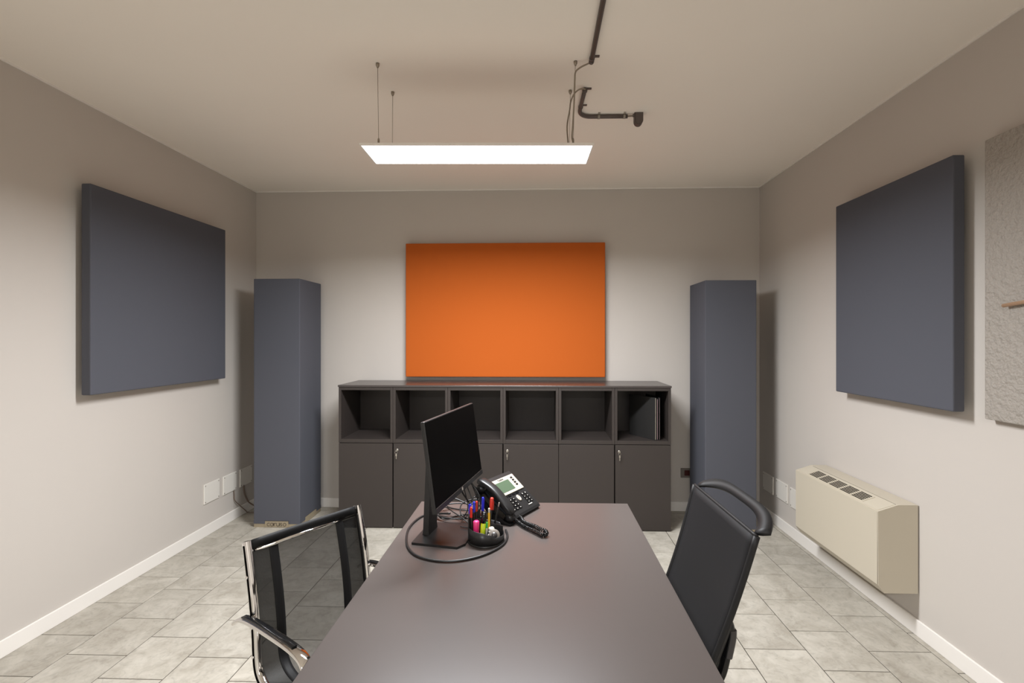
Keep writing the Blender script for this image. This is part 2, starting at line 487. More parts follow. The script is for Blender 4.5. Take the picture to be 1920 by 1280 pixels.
# ------------------------------------------------------------------ cabinets
CX0, CX1, CY0, CY1 = -1.640, 1.076, 3.862, 4.318
W6 = (CX1 - CX0) / 6
names3 = ['nearest the left blue column', 'in the middle of the row', 'nearest the right blue column']
for i in range(3):
    xa = CX0 + 2 * W6 * i; wd = 2 * W6
    t = thing('base_cabinet', 'dark grey two-door locking base cabinet ' + names3[i], 'cabinet', (xa + wd / 2, CY0, 0), group='two-door base cabinets')
    body = MB()
    h = wd / 2 - 0.0008; dp = CY1 - CY0
    body.box((-h, 0.021, 0.012), (-h + 0.018, dp, 0.700)).box((h - 0.018, 0.021, 0.012), (h, dp, 0.700))
    body.box((-h, 0.021, 0.012), (h, dp, 0.035)).box((-h, 0.021, 0.680), (h, dp, 0.700)).box((-h, dp - 0.012, 0.012), (h, dp, 0.700))
    body.box((-h + 0.02, 0.05, 0), (h - 0.02, dp, 0.012))
    body.build('body', 'cabinet', t)
    for s in (-1, 1):
        a, b = (-h + 0.001, -0.0045) if s < 0 else (0.0045, h - 0.001)
        d = MB().box((a, 0.0, 0.008), (b, 0.019, 0.697), bev=0.0015).build('door', 'cabinet', t)
        if s < 0:
            MB().box((-0.0042, 0.006, 0.26), (0.0012, 0.019, 0.69)).build('grip_strip', 'hollow_black', d)
        else:
            lx, lz = 0.036, 0.645
            M = Matrix.Translation((lx, 0.0, lz)) @ Matrix.Rotation(PI / 2, 4, 'X')
            lk = MB().lathe([(0.011, 0.0), (0.011, 0.003), (0.009, 0.005), (0.0, 0.005)], 20, M).build('lock', 'steel', d)
            k = MB()
            k.box((lx - 0.0012, -0.022, lz - 0.004), (lx + 0.0012, -0.004, lz + 0.004))
            k.lathe([(0.0, -0.0012), (0.010, -0.0012), (0.010, 0.0012), (0.0, 0.0012)], 16, Matrix.Translation((lx, -0.030, lz)) @ Matrix.Rotation(PI / 2, 4, 'Y'))
            k.build('key', 'steel', d)
            sp = MB().tube([(lx + 0.010 * math.sin(a), -0.030 + 0.003 * math.sin(a), lz - 0.014 + 0.010 * math.cos(a)) for a in [2 * PI * q / 16 for q in range(16)]], 0.0010, 6, closed=True)
            sp.box((lx - 0.006, -0.0305, lz - 0.044), (lx + 0.006, -0.0285, lz - 0.026), bev=0.0005)
            sp.box((lx - 0.0025, -0.0305, lz - 0.068), (lx + 0.0025, -0.0285, lz - 0.044))
            sp.build('spare_key', 'steel', d)
names6 = ['leftmost open grey cubby on the row of base cabinets', 'second open grey cubby from the left, left of the monitor top',
          'third open grey cubby from the left, partly behind the monitor', 'fourth open grey cubby from the left, just right of the monitor',
          'fifth open grey cubby from the left, empty, beside the one holding folders', 'rightmost open grey cubby holding black folders']
ZS0, ZS1 = 0.7015, 1.160
for i in range(6):
    xa = CX0 + W6 * i
    t = thing('open_cubby', names6[i], 'shelf unit', (xa + W6 / 2, CY0, ZS0), group='open cubbies on the base cabinets')
    h = W6 / 2 - 0.0008; dp = CY1 - CY0; hh = ZS1 - ZS0; p = 0.021; bz = 0.0012
    for s in (-1, 1):
        MB().box((s * h, 0, 0), (s * (h - p), dp, hh), bev=bz).build('side_panel', 'cabinet', t)
    MB().box((-h + p, 0.0005, 0), (h - p, dp, 0.030), bev=bz).build('bottom_panel', 'cabinet', t)
    MB().box((-h + p, 0.0005, hh - 0.026), (h - p, dp, hh), bev=bz).build('top_panel', 'cabinet', t)
    MB().box((-h + p, dp - 0.03, 0.030), (h - p, dp - 0.012, hh - 0.026)).build('back_panel', 'cabinet', t)
tag(MB().box((CX0 - 0.004, CY0 - 0.006, ZS1 + 0.0005), (CX1 + 0.004, CY1 + 0.002, 1.176), bev=0.002).build('worktop', 'cabinet_top'),
    'long thin dark grey worktop over the row of cubbies', 'worktop')

# folders in the rightmost cubby
zf = ZS0 + 0.0305
def folder(label, x, y0, dpt, hgt, thick, edge, lean):
    t = thing('folder', label, 'folder', (x, y0, zf), lean, 'folders in the rightmost cubby')
    c = MB().box((-thick / 2, 0, 0), (-thick / 2 + 0.0016, dpt, hgt)).box((thick / 2 - 0.0016, 0, 0), (thick / 2, dpt, hgt)).box((-thick / 2, dpt - 0.002, 0), (thick / 2, dpt, hgt))
    c.build('cover', 'folder_black', t)
    MB().box((-thick / 2 + 0.0017, 0.002, 0.004), (thick / 2 - 0.0017, dpt - 0.003, hgt - 0.004)).build('paper_block', edge, t)
folder('black folder with cream page edges, leftmost in the rightmost cubby', 0.958, 3.885, 0.30, 0.345, 0.012, 'paper', 0.56)
folder('black folder with pinkish page edges between the other two folders', 0.974, 3.892, 0.30, 0.335, 0.009, 'paper_pink', 0.36)
folder('thin black folder nearest the side of the rightmost cubby', 0.993, 3.900, 0.29, 0.345, 0.006, 'paper_pink', 0.16)

# ------------------------------------------------------------------ desk
DX0, DX1, DY0, DY1, DZ = -0.583, 0.445, 0.76, 2.368, 0.740
dt = thing('desk', 'large grey laminate desk in the foreground', 'desk', ((DX0 + DX1) / 2, (DY0 + DY1) / 2, 0))
dw, dd = (DX1 - DX0) / 2, (DY1 - DY0) / 2
MB().box((-dw, -dd, DZ - 0.025), (dw, dd, DZ), bev=0.0015).build('desktop', 'desk', dt)
for s in (-1, 1):
    for q in (-1, 1):
        MB().box((s * (dw - 0.13), q * (dd - 0.06), 0.0), (s * (dw - 0.07), q * (dd - 0.12), DZ - 0.065), bev=0.003).build('leg', 'dark_grey_plastic', dt)
    MB().box((-dw + 0.07, s * (dd - 0.06), DZ - 0.065), (dw - 0.07, s * (dd - 0.12), DZ - 0.0252)).build('cross_rail', 'dark_grey_plastic', dt)
for s in (-1, 1):
    MB().box((s * (dw - 0.13), -dd + 0.12, DZ - 0.065), (s * (dw - 0.09), dd - 0.12, DZ - 0.0252)).build('side_rail', 'dark_grey_plastic', dt)

# ------------------------------------------------------------------ monitor
NB = Vector((-0.365, 1.70, 0.922)); NT = Vector((-0.413, 1.70, 1.254)); FB = Vector((-0.262, 2.24, 0.920)); 
ux = (FB - NB); WID = ux.length; ux.normalize()
uz = (NT - NB); uz = (uz - ux * uz.dot(ux)); HGT = uz.length; uz.normalize()
un = ux.cross(uz).normalized()                       # out of the screen, to the right chair
mo = thing('monitor', 'black flat monitor on the desk with its dark screen facing right', 'monitor', (-0.40, 1.95, DZ))
SM = Matrix.Translation(NB - Vector(mo.location)) @ Matrix((ux, uz, un)).transposed().to_4x4()
hs = MB().box((0, -0.002, -0.017), (WID, HGT, 0.0), SM, bev=0.003)
hs.box((0.06, 0.04, -0.045), (WID - 0.06, HGT - 0.06, -0.016), SM, bev=0.008)
hs.build('housing', 'black_plastic', mo)
bz = MB()
bz.box((0, 0, 0), (WID, 0.020, 0.0022), SM).build('bezel', 'black_plastic', mo)
MB().box((0.004, 0.020, 0), (WID - 0.004, HGT - 0.004, 0.0012), SM).build('screen', 'screen', mo)
MB().box((0.004, 0.0190, 0.0012), (WID - 0.004, 0.0200, 0.0025), SM).build('screen_edge_line', 'conduit', mo)
MB().box((WID / 2 - 0.006, 0.0045, 0.0022), (WID / 2 + 0.006, 0.0155, 0.0028), SM).build('logo', 'silver_plastic', mo)
# foot plate
o = Vector(mo.location)
fp = [(-0.500, 1.868), (-0.312, 1.832), (-0.285, 1.865), (-0.262, 2.045), (-0.285, 2.075), (-0.475, 2.08)]
MB().prism([(a - o.x, b - o.y) for a, b in fp], 0.0, 0.009, 'z').build('foot', 'black_plastic', mo)
col = MB()
def ring(z, x, half, th):
    d = Vector((ux.x, ux.y, 0)).normalized(); nn = Vector((d.y, -d.x, 0)); c = Vector((x, 1.985, 0)) - Vector((o.x, o.y, 0))
    return [c + d * a + nn * b + Vector((0, 0, z)) for a, b in ((-half, -th), (half, -th), (half, th), (-half, th))]
rs = [ring(0.009, -0.452, 0.046, 0.014), ring(0.03, -0.452, 0.044, 0.012), ring(0.36, -0.441, 0.040, 0.011), ring(0.385, -0.440, 0.036, 0.009)]
vs = [v for r in rs for v in r]
fs = [(0, 3, 2, 1), (12, 13, 14, 15)] + [(i * 4 + k, i * 4 + (k + 1) % 4, i * 4 + 4 + (k + 1) % 4, i * 4 + 4 + k) for i in range(3) for k in range(4)]
col.add(vs, fs).build('stand_column', 'black_plastic', mo)
MB().tube([(-0.445 - o.x, 1.985 - o.y, 0.335), (-0.375 - o.x, 1.972 - o.y, 0.335)], 0.025, 16).build('tilt_hinge', 'black_plastic', mo)

# ------------------------------------------------------------------ cables on the desk
def cable(name, label, pts, r, m='black_plastic', cat='cable', n=7, sides=8):
    o = MB().tube(smooth_path(pts, n), r, sides).build(name, m)
    return tag(o, label, cat)
zc = DZ + 0.0053
cable('power_cable', 'thick black cable looping round the front of the monitor foot', [(-0.40, 2.16, zc + 0.012), (-0.47, 2.185, zc), (-0.530, 2.150, zc), (-0.551, 2.02, zc), (-0.523, 1.88, zc), (-0.482, 1.795, zc), (-0.43, 1.747, zc), (-0.357, 1.722, zc), (-0.287, 1.728, zc), (-0.22, 1.762, zc), (-0.170, 1.812, zc), (-0.134, 1.875, zc), (-0.124, 1.95, zc), (-0.135, 2.01, zc)], 0.0045)
c0 = zc
cable('video_cable', 'black cable hanging from under the monitor and looping towards the foot', [(-0.351, 2.04, 0.98), (-0.335, 2.06, 0.90), (-0.30, 2.10, 0.82), (-0.30, 2.14, 0.765), (-0.36, 2.17, c0), (-0.43, 2.12, c0 + 0.004), (-0.47, 2.20, c0 + 0.03), (-0.42, 2.26, c0 + 0.05), (-0.33, 2.23, c0 + 0.03), (-0.27, 2.17, c0)], 0.0035)
cable('network_cable', 'black cable arching high behind the pen organiser', [(-0.342, 2.09, 0.98), (-0.30, 2.14, 0.90), (-0.245, 2.18, 0.845), (-0.20, 2.20, 0.84), (-0.19, 2.21, 0.80), (-0.20, 2.19, c0), (-0.27, 2.11, c0 + 0.006), (-0.34, 2.12, c0 + 0.02), (-0.35, 2.20, c0 + 0.045), (-0.28, 2.24, c0 + 0.05), (-0.22, 2.18, c0 + 0.02)], 0.0030)
cable('usb_cable', 'thin black cable dropping in a bundle under the monitor edge', [(-0.336, 2.12, 0.98), (-0.315, 2.11, 0.90), (-0.285, 2.09, 0.83), (-0.275, 2.07, 0.77), (-0.285, 2.06, c0 - 0.002), (-0.33, 2.10, c0 + 0.012), (-0.38, 2.15, c0 + 0.02), (-0.44, 2.22, c0 + 0.02), (-0.50, 2.20, c0 + 0.01), (-0.50, 2.12, c0), (-0.47, 2.10, c0 + 0.006)], 0.0025)
cable('audio_cable', 'thin black cable curling flat on the desk beside the monitor foot', [(-0.345, 2.07, 0.98), (-0.32, 2.085, 0.88), (-0.31, 2.10, 0.80), (-0.34, 2.125, c0), (-0.30, 2.16, c0 + 0.01), (-0.25, 2.09, c0), (-0.22, 2.04, c0 - 0.002), (-0.24, 1.99, c0 - 0.002), (-0.27, 1.995, c0 + 0.008), (-0.33, 2.02, c0 + 0.009)], 0.0022)
cable('data_cable', 'black cable coiled in a ring behind the monitor foot', [(-0.329, 2.16, 0.98), (-0.305, 2.17, 0.90), (-0.27, 2.16, 0.80), (-0.30, 2.12, c0 + 0.012), (-0.38, 2.10, c0 + 0.012), (-0.46, 2.14, c0 + 0.014), (-0.47, 2.22, c0 + 0.018), (-0.40, 2.27, c0 + 0.02), (-0.30, 2.26, c0 + 0.02), (-0.26, 2.20, c0 + 0.024), (-0.30, 2.15, c0 + 0.03), (-0.40, 2.18, c0 + 0.03), (-0.44, 2.25, c0 + 0.022)], 0.0032)
cable('charging_cable', 'black cable bunched upright under the monitor edge', [(-0.332, 2.14, 0.98), (-0.295, 2.13, 0.905), (-0.262, 2.11, 0.86), (-0.255, 2.10, 0.80), (-0.268, 2.085, 0.765), (-0.30, 2.09, 0.80), (-0.285, 2.10, 0.85), (-0.262, 2.125, 0.84), (-0.240, 2.10, 0.775), (-0.255, 2.06, c0), (-0.30, 2.10, c0 + 0.022)], 0.0028)
ad = thing('power_adapter', 'small black power adapter among the cables behind the organiser', 'power adapter', (-0.235, 2.13, DZ), 0.5)
MB().box((-0.045, -0.022, 0), (0.045, 0.022, 0.028), bev=0.004).build('case', 'black_plastic', ad)
MB().tube([(0.044, 0, 0.014), (0.062, 0, 0.014)], [0.006, 0.004], 10).build('strain_relief', 'black_plastic', ad)

# ------------------------------------------------------------------ desk telephone
ph = thing('desk_phone', 'black desk telephone with silver display surround and green screen', 'telephone', (-0.129, 2.066, DZ), math.atan2(0.234, 0.145))
PW = 0.268
sl = math.radians(37)
bodyprof = [(0.0, 0.012), (0.006, 0.022), (0.165, 0.022 + 0.159 * math.tan(sl)), (0.185, 0.150), (0.188, 0.135), (0.120, 0.060), (0.100, 0.0), (0.01, 0.0)]
MB().prism([(a, b) for a, b in bodyprof], 0.052, PW, 'x').build('body', 'black_plastic', ph)
crprof = [(-0.012, 0.0), (-0.012, 0.010), (0.02, 0.016), (0.10, 0.070), (0.165, 0.115), (0.188, 0.128), (0.185, 0.110), (0.120, 0.040), (0.100, 0.0)]
MB().prism(crprof, 0.0, 0.056, 'x').build('cradle', 'black_gloss', ph)
FM = Matrix.Translation((0, 0.006, 0.022)) @ Matrix.Rotation(sl, 4, 'X')        # face plane: x across, y up the slope, z out
L = 0.199
sil = MB().box((0.066, 0.104, 0.0005), (PW - 0.010, 0.196, 0.005), FM, bev=0.002).build('display_surround', 'silver_plastic', ph)
MB().box((0.098, 0.118, 0.0045), (0.200, 0.176, 0.0058), FM).build('display', 'lcd', ph)
MB().box((0.204, 0.118, 0.0045), (0.214, 0.172, 0.0056), FM).build('label_strip', 'white_plastic', sil)
for k in range(4):
    MB().box((0.222, 0.130 + k * 0.0145, 0.0045), (0.236, 0.138 + k * 0.0145, 0.0075), FM).build('line_button', 'black_plastic', sil)
    MB().box((0.076, 0.112 + k * 0.0145, 0.0045), (0.090, 0.120 + k * 0.0145, 0.0075), FM).build('line_button', 'black_plastic', sil)
text_mesh('Yealink', 0.015, 'brand_lettering', 'folder_black', sil, FM @ Matrix.Translation((0.150, 0.186, 0.0053)))
for r in range(4):
    for c in range(3):
        kb = MB().box((0.078 + c * 0.024, 0.020 + r * 0.0165, 0.0), (0.097 + c * 0.024, 0.032 + r * 0.0165, 0.0035), FM, bev=0.001).build('key', 'black_gloss', ph)
        MB().box((0.085 + c * 0.024, 0.0240 + r * 0.0165, 0.0035), (0.091 + c * 0.024, 0.0275 + r * 0.0165, 0.0038), FM).build('key_mark', 'key_white', kb)
for k in range(4):
    MB().box((0.090 + k * 0.03, 0.093, 0.0), (0.112 + k * 0.03, 0.099, 0.003), FM).build('soft_key', 'black_gloss', ph)
nav = MB()
nav.lathe([(0.0145, 0.0), (0.0145, 0.004), (0.012, 0.005), (0.007, 0.005), (0.007, 0.0)], 20, FM @ Matrix.Translation((0.172, 0.068, 0)) @ Matrix.Diagonal((0.8, 1.15, 1, 1)))
nv = nav.build('navigation_ring', 'silver_plastic', ph)
MB().lathe([(0.0065, 0.0), (0.0065, 0.0045), (0.0, 0.0045)], 16, FM @ Matrix.Translation((0.172, 0.068, 0)) @ Matrix.Diagonal((0.8, 1.15, 1, 1))).build('ok_button', 'silver_plastic', nv)
for r in range(4):
    for c in range(2):
        kb = MB().box((0.206 + c * 0.024, 0.026 + r * 0.0155, 0.0), (0.222 + c * 0.024, 0.036 + r * 0.0155, 0.003), FM).build('function_key', 'black_gloss', ph)
        MB().box((0.2115 + c * 0.024, 0.0295 + r * 0.0155, 0.003), (0.217 + c * 0.024, (0.0325 if r < 3 else 0.0355) + r * 0.0155, 0.0033), FM).build('key_mark', 'key_white', kb)
MB().box((0.196, 0.016, 0.0), (0.226, 0.0205, 0.003), FM).build('volume_key', 'key_white', ph)
MB().box((0.244, 0.203 - 0.02, 0.0), (0.262, 0.203 - 0.012, 0.004), FM).build('message_lamp', 'outlet_red', ph)
# handset: grip with two bulged ends
hp = []
for i in range(15):
    t_ = i / 14
    y = -0.004 + t_ * 0.186
    z = 0.044 + t_ * 0.118 + 0.028 * math.sin(PI * t_) 
    hp.append((y, z, 0.024 + 0.004 * abs(2 * t_ - 1) ** 2, 0.012 + 0.009 * abs(2 * t_ - 1) ** 3))
hv = []; hf = []; n = 16
for i, (y, z, a, b) in enumerate(hp):
    k0 = 0.55 if i in (0, 14) else (0.86 if i in (1, 13) else 1)
    tg = Vector((0, math.cos(0.55 - 0.5 * (i / 14 - 0.5)), math.sin(0.55 - 0.5 * (i / 14 - 0.5))))
    nn = Vector((0, -tg.z, tg.y))
    for k in range(n):
        an = 2 * PI * k / n
        cx_, sx_ = math.cos(an), math.sin(an)
        e = lambda q: math.copysign(abs(q) ** 0.6, q)
        hv.append(Vector((0.027, y, z)) + Vector((1, 0, 0)) * e(cx_) * a * k0 + nn * e(sx_) * b * k0)
for i in range(14):
    for k in range(n):
        hf.append((i * n + k, i * n + (k + 1) % n, (i + 1) * n + (k + 1) % n, (i + 1) * n + k))
hf += [tuple(reversed(range(n))), tuple(14 * n + k for k in range(n))]
hset = MB().add(hv, hf, True).build('handset', 'black_plastic', ph)
for zz, yy in ((0.030, 0.006), (0.130, 0.168)):
    MB().lathe([(0.020, -0.016), (0.022, 0.0), (0.020, 0.014)], 18, Matrix.Translation((0.027, yy, zz)) @ Matrix.Rotation(0.6, 4, 'X')).build('receiver_cup', 'black_plastic', hset)
MB().box((0.022, 0.150, 0.1635), (0.032, 0.156, 0.1705)).build('hook_mark', 'silver_plastic', ph)
# coiled cord, a child of the telephone
pw = [(-0.118, 2.105, DZ + 0.022), (-0.105, 2.115, DZ + 0.012), (-0.09, 2.092, DZ + 0.011), (-0.063, 2.047, DZ + 0.010), (-0.034, 2.012, DZ + 0.010), (-0.002, 1.975, DZ + 0.010), (0.022, 1.948, DZ + 0.010), (0.036, 1.955, DZ + 0.014), (0.032, 1.975, DZ + 0.017), (0.012, 1.985, DZ + 0.020), (-0.012, 2.010, DZ + 0.022), (-0.036, 2.042, DZ + 0.018), (-0.062, 2.085, DZ + 0.012), (-0.075, 2.135, DZ + 0.010), (-0.10, 2.170, DZ + 0.012)]
ax = smooth_path(pw, 40)
hl = []; acc = 0.0
for i, p in enumerate(ax):
    if i: acc += (p - ax[i - 1]).length
    tg = (ax[min(i + 1, len(ax) - 1)] - ax[max(i - 1, 0)]).normalized()
    a = tg.cross(Vector((0, 0, 1))).normalized(); b = a.cross(tg)
    an = acc / 0.0085 * 2 * PI
    hl.append(p + (a * math.cos(an) + b * math.sin(an)) * 0.0072)
pm = ph.matrix_basis if False else (Matrix.Translation(ph.location) @ Matrix.Rotation(ph.rotation_euler.z, 4, 'Z'))
inv = pm.inverted()
MB().tube([inv @ p for p in hl], 0.0024, 6).build('coiled_cord', 'black_gloss', ph)

# ------------------------------------------------------------------ pen organiser and contents
OX, OY = -0.208, 1.915
og = thing('pen_organiser', 'round black desk organiser full of pens in front of the telephone', 'pen organiser', (OX, OY, DZ))
R = 0.073
def wall_h(deg):
    key = [(-180, 0.106), (-165, 0.106), (-158, 0.062), (-100, 0.058), (-75, 0.050), (-50, 0.034), (0, 0.030), (30, 0.034), (45, 0.055), (90, 0.058), (110, 0.060), (125, 0.104), (180, 0.106)]
    for (a, h0), (b, h1) in zip(key, key[1:]):
        if a <= deg <= b:
            t = (deg - a) / (b - a); t = t * t * (3 - 2 * t)
            return h0 + (h1 - h0) * t
MB().lathe([(R + 0.002, 0.0), (R + 0.002, 0.004), (R, 0.007), (0.0, 0.007)], 48).build('base', 'black_plastic', og)
wl = MB(); N = 72; vs = []; fs = []
for k in range(N):
    d = -180 + 360 * k / N; a = math.radians(d); h = wall_h(d)
    for r, z in ((R, 0.005), (R, h), (R - 0.003, h), (R - 0.003, 0.005)):
        vs.append((r * math.cos(a), r * math.sin(a), z))
for k in range(N):
    j = (k + 1) % N
    for q in range(4):
        fs.append((k * 4 + q, j * 4 + q, j * 4 + (q + 1) % 4, k * 4 + (q + 1) % 4))
wl.add(vs, fs, True).build('outer_wall', 'black_plastic', og)
def divider(x0, y0, x1, y1, h0, h1):
    d = Vector((x1 - x0, y1 - y0, 0)); nn = Vector((-d.y, d.x, 0)).normalized() * 0.0013
    p0, p1 = Vector((x0, y0, 0.006)), Vector((x1, y1, 0.006))
    vs = [p0 - nn, p1 - nn, p1 + nn, p0 + nn] + [Vector((p.x, p.y, h)) for p, h in ((p0 - nn, h0), (p1 - nn, h1), (p1 + nn, h1), (p0 + nn, h0))]
    MB().add(vs, [(0, 3, 2, 1), (4, 5, 6, 7), (0, 1, 5, 4), (1, 2, 6, 5), (2, 3, 7, 6), (3, 0, 4, 7)]).build('divider', 'black_plastic', og)
divider(-0.066, -0.026, -0.034, 0.062, 0.106, 0.106)
divider(-0.050, 0.018, 0.066, 0.026, 0.085, 0.050)
divider(0.006, -0.070, 0.018, 0.022, 0.050, 0.058)

def pen(name, label, foot, top, r, parts, cat='pen', clip=None, group='pens in the organiser'):
    f = Vector((OX, OY, DZ)) + Vector(foot); t = Vector((OX, OY, DZ)) + Vector(top)
    d = t - f; Lg = d.length
    e = thing(name, label, cat, f, group=group)
    M = d.to_track_quat('Z', 'Y').to_matrix().to_4x4()
    for pn, a, b, rr, m in parts:
        bl = min(0.003, (b - a) * Lg * 0.2)
        MB().lathe([(rr * 0.75, a * Lg), (rr, a * Lg + bl), (rr, b * Lg - bl), (rr * 0.7, b * Lg)], 14, M).build(pn, m, e)
    if clip:
        a, b, m = clip
        MB().box((-0.0016, -r - 0.0035, a * Lg), (0.0016, -r - 0.0015, b * Lg), M).box((-0.0016, -r - 0.0035, (b - .02) * Lg), (0.0016, 0, b * Lg), M).build('clip', m, e)
    return e
Z0 = 0.0075
pen('pen', 'blue-capped pen at the far left of the organiser', (-0.060, -0.006, Z0), (-0.064, -0.004, 0.149), 0.0045, [('barrel', 0, 0.72, 0.0038, 'black_plastic'), ('cap', 0.70, 1, 0.0047, 'blue_ink')], clip=(0.72, 0.97, 'blue_ink'))
pen('pen', 'red-capped pen in front of the far left blue pen in the organiser', (-0.056, -0.018, Z0), (-0.058, -0.022, 0.143), 0.0045, [('barrel', 0, 0.70, 0.0038, 'black_plastic'), ('cap', 0.68, 1, 0.0047, 'red_ink')], clip=(0.70, 0.97, 'red_ink'))
pen('pen', 'blue-capped pen between the two red-capped pens in the organiser', (-0.052, 0.014, Z0), (-0.051, 0.014, 0.152), 0.0045, [('barrel', 0, 0.72, 0.0038, 'black_plastic'), ('cap', 0.70, 1, 0.0047, 'blue_ink')], clip=(0.72, 0.97, 'dark_grey_plastic'))
pen('pen', 'red-capped pen between two blue pens at the back of the organiser', (-0.046, 0.028, Z0), (-0.042, 0.026, 0.150), 0.0045, [('barrel', 0, 0.72, 0.0038, 'black_plastic'), ('cap', 0.70, 1, 0.0047, 'red_ink')])
pen('pen', 'tall blue-capped pen leaning right in the middle of the organiser', (-0.024, 0.040, Z0), (-0.017, 0.034, 0.164), 0.0048, [('barrel', 0, 0.66, 0.0040, 'black_plastic'), ('cap', 0.64, 1, 0.0050, 'blue_ink')], clip=(0.60, 0.97, 'blue_ink'))
pen('marker_pen', 'thick red-capped marker standing tallest in the organiser', (0.006, 0.030, Z0), (0.021, 0.030, 0.164), 0.0065, [('barrel', 0, 0.70, 0.0060, 'folder_black'), ('cap', 0.68, 1, 0.0072, 'red_ink')], 'marker', clip=(0.68, 0.90, 'red_ink'))
pen('ballpoint_pen', 'yellow pen with a pale top beside the red marker', (0.010, 0.004, Z0), (0.011, 0.010, 0.128), 0.0046, [('barrel', 0, 0.86, 0.0046, 'yellow_ink'), ('push_button', 0.84, 1, 0.0042, 'paper')], clip=(0.55, 0.86, 'yellow_ink'))
pen('marker_pen', 'slim black pen leaning right towards the telephone', (0.022, 0.038, Z0), (0.050, 0.040, 0.142), 0.0045, [('barrel', 0, 0.86, 0.0042, 'black_gloss'), ('push_button', 0.86, 1, 0.0030, 'steel')])
pen('highlighter', 'yellow highlighter with a black cap in the organiser', (-0.014, -0.020, Z0), (-0.006, -0.012, 0.122), 0.0105, [('body', 0, 0.62, 0.0100, 'lime_ink'), ('cap', 0.60, 1, 0.0112, 'black_gloss')], 'highlighter')
pen('highlighter', 'short pink highlighter at the front of the organiser', (-0.036, -0.034, Z0), (-0.036, -0.034, 0.093), 0.0120, [('body', 0, 0.55, 0.0110, 'pink_ink'), ('cap', 0.5, 1, 0.0122, 'pink_ink')], 'highlighter')
pen('pen', 'short green pen tip low beside the yellow highlighter', (0.003, -0.014, Z0), (0.004, -0.014, 0.080), 0.0045, [('barrel', 0, 0.7, 0.004, 'paper'), ('cap', 0.68, 1, 0.0046, 'green_ink')])
er = thing('eraser', 'small round white eraser in the middle of the organiser', 'eraser', (OX + 0.022, OY - 0.008, DZ + 0.0075), group=None)
MB().lathe([(0.010, 0.0), (0.0125, 0.003), (0.0125, 0.045), (0.009, 0.050), (0.0, 0.050)], 18).build('body', 'paper', er)
MB().lathe([(0.0129, 0.020), (0.0129, 0.034)], 18).build('sleeve', 'silver_plastic', er)
td = thing('correction_roller', 'grey round correction roller lying in the front bowl of the organiser', 'correction roller', (OX + 0.034, OY - 0.030, DZ + 0.0075))
MR = Matrix.Translation((0, 0, 0.026)) @ Matrix.Rotation(math.radians(62), 4, 'X') @ Matrix.Rotation(0.3, 4, 'Y')
MB().lathe([(0.0, -0.009), (0.020, -0.009), (0.0235, -0.006), (0.0235, 0.006), (0.020, 0.009), (0.0, 0.009)], 26, MR).build('case', 'outlet_grey', td)
MB().lathe([(0.0, 0.0091), (0.012, 0.0091), (0.012, 0.0105), (0.0, 0.0105)], 20, MR).build('window', 'dark_grey_plastic', td)
for k in range(5):
    a = math.radians(120 + k * 28)
    MB().box((-0.003, -0.0022, -0.008), (0.001, 0.0022, 0.008), MR @ Matrix.Rotation(a, 4, 'Z') @ Matrix.Translation((0.0245, 0, 0))).build('grip_rib', 'white_plastic', td)

# ------------------------------------------------------------------ chairs
def star_base(t, m, seat_z):
    MB().lathe([(0.030, 0.055), (0.042, 0.070), (0.042, 0.105), (0.030, 0.120), (0.026, 0.122), (0.026, 0.24), (0.016, 0.242), (0.016, seat_z)], 20).build('gas_column', m, t)
    for k in range(5):
        a = 2 * PI * k / 5 + 0.3
        d = Vector((math.cos(a), math.sin(a), 0)); sd = Vector((-d.y, d.x, 0))
        P = [d * 0.03 + Vector((0, 0, 0.098)), d * 0.14 + Vector((0, 0, 0.092)), d * 0.24 + Vector((0, 0, 0.080)), d * 0.30 + Vector((0, 0, 0.072))]
        lg = MB().bar(P, sd, 0.040, 0.024).build('base_leg', m, t)
        c = d * 0.285
        cb = MB()
        for s in (-1, 1):
            M = Matrix.Translation(c + sd * s * 0.012 + Vector((0, 0, 0.028))) @ Vector(sd).to_track_quat('Z', 'Y').to_matrix().to_4x4()
            cb.lathe([(0.0, -0.009), (0.025, -0.009), (0.028, -0.005), (0.028, 0.005), (0.025, 0.009), (0.0, 0.009)], 16, M)
        cb.tube([c + Vector((0, 0, 0.028)), c + Vector((0, 0, 0.068))], 0.006, 8)
        cb.build('caster', 'black_plastic', lg)

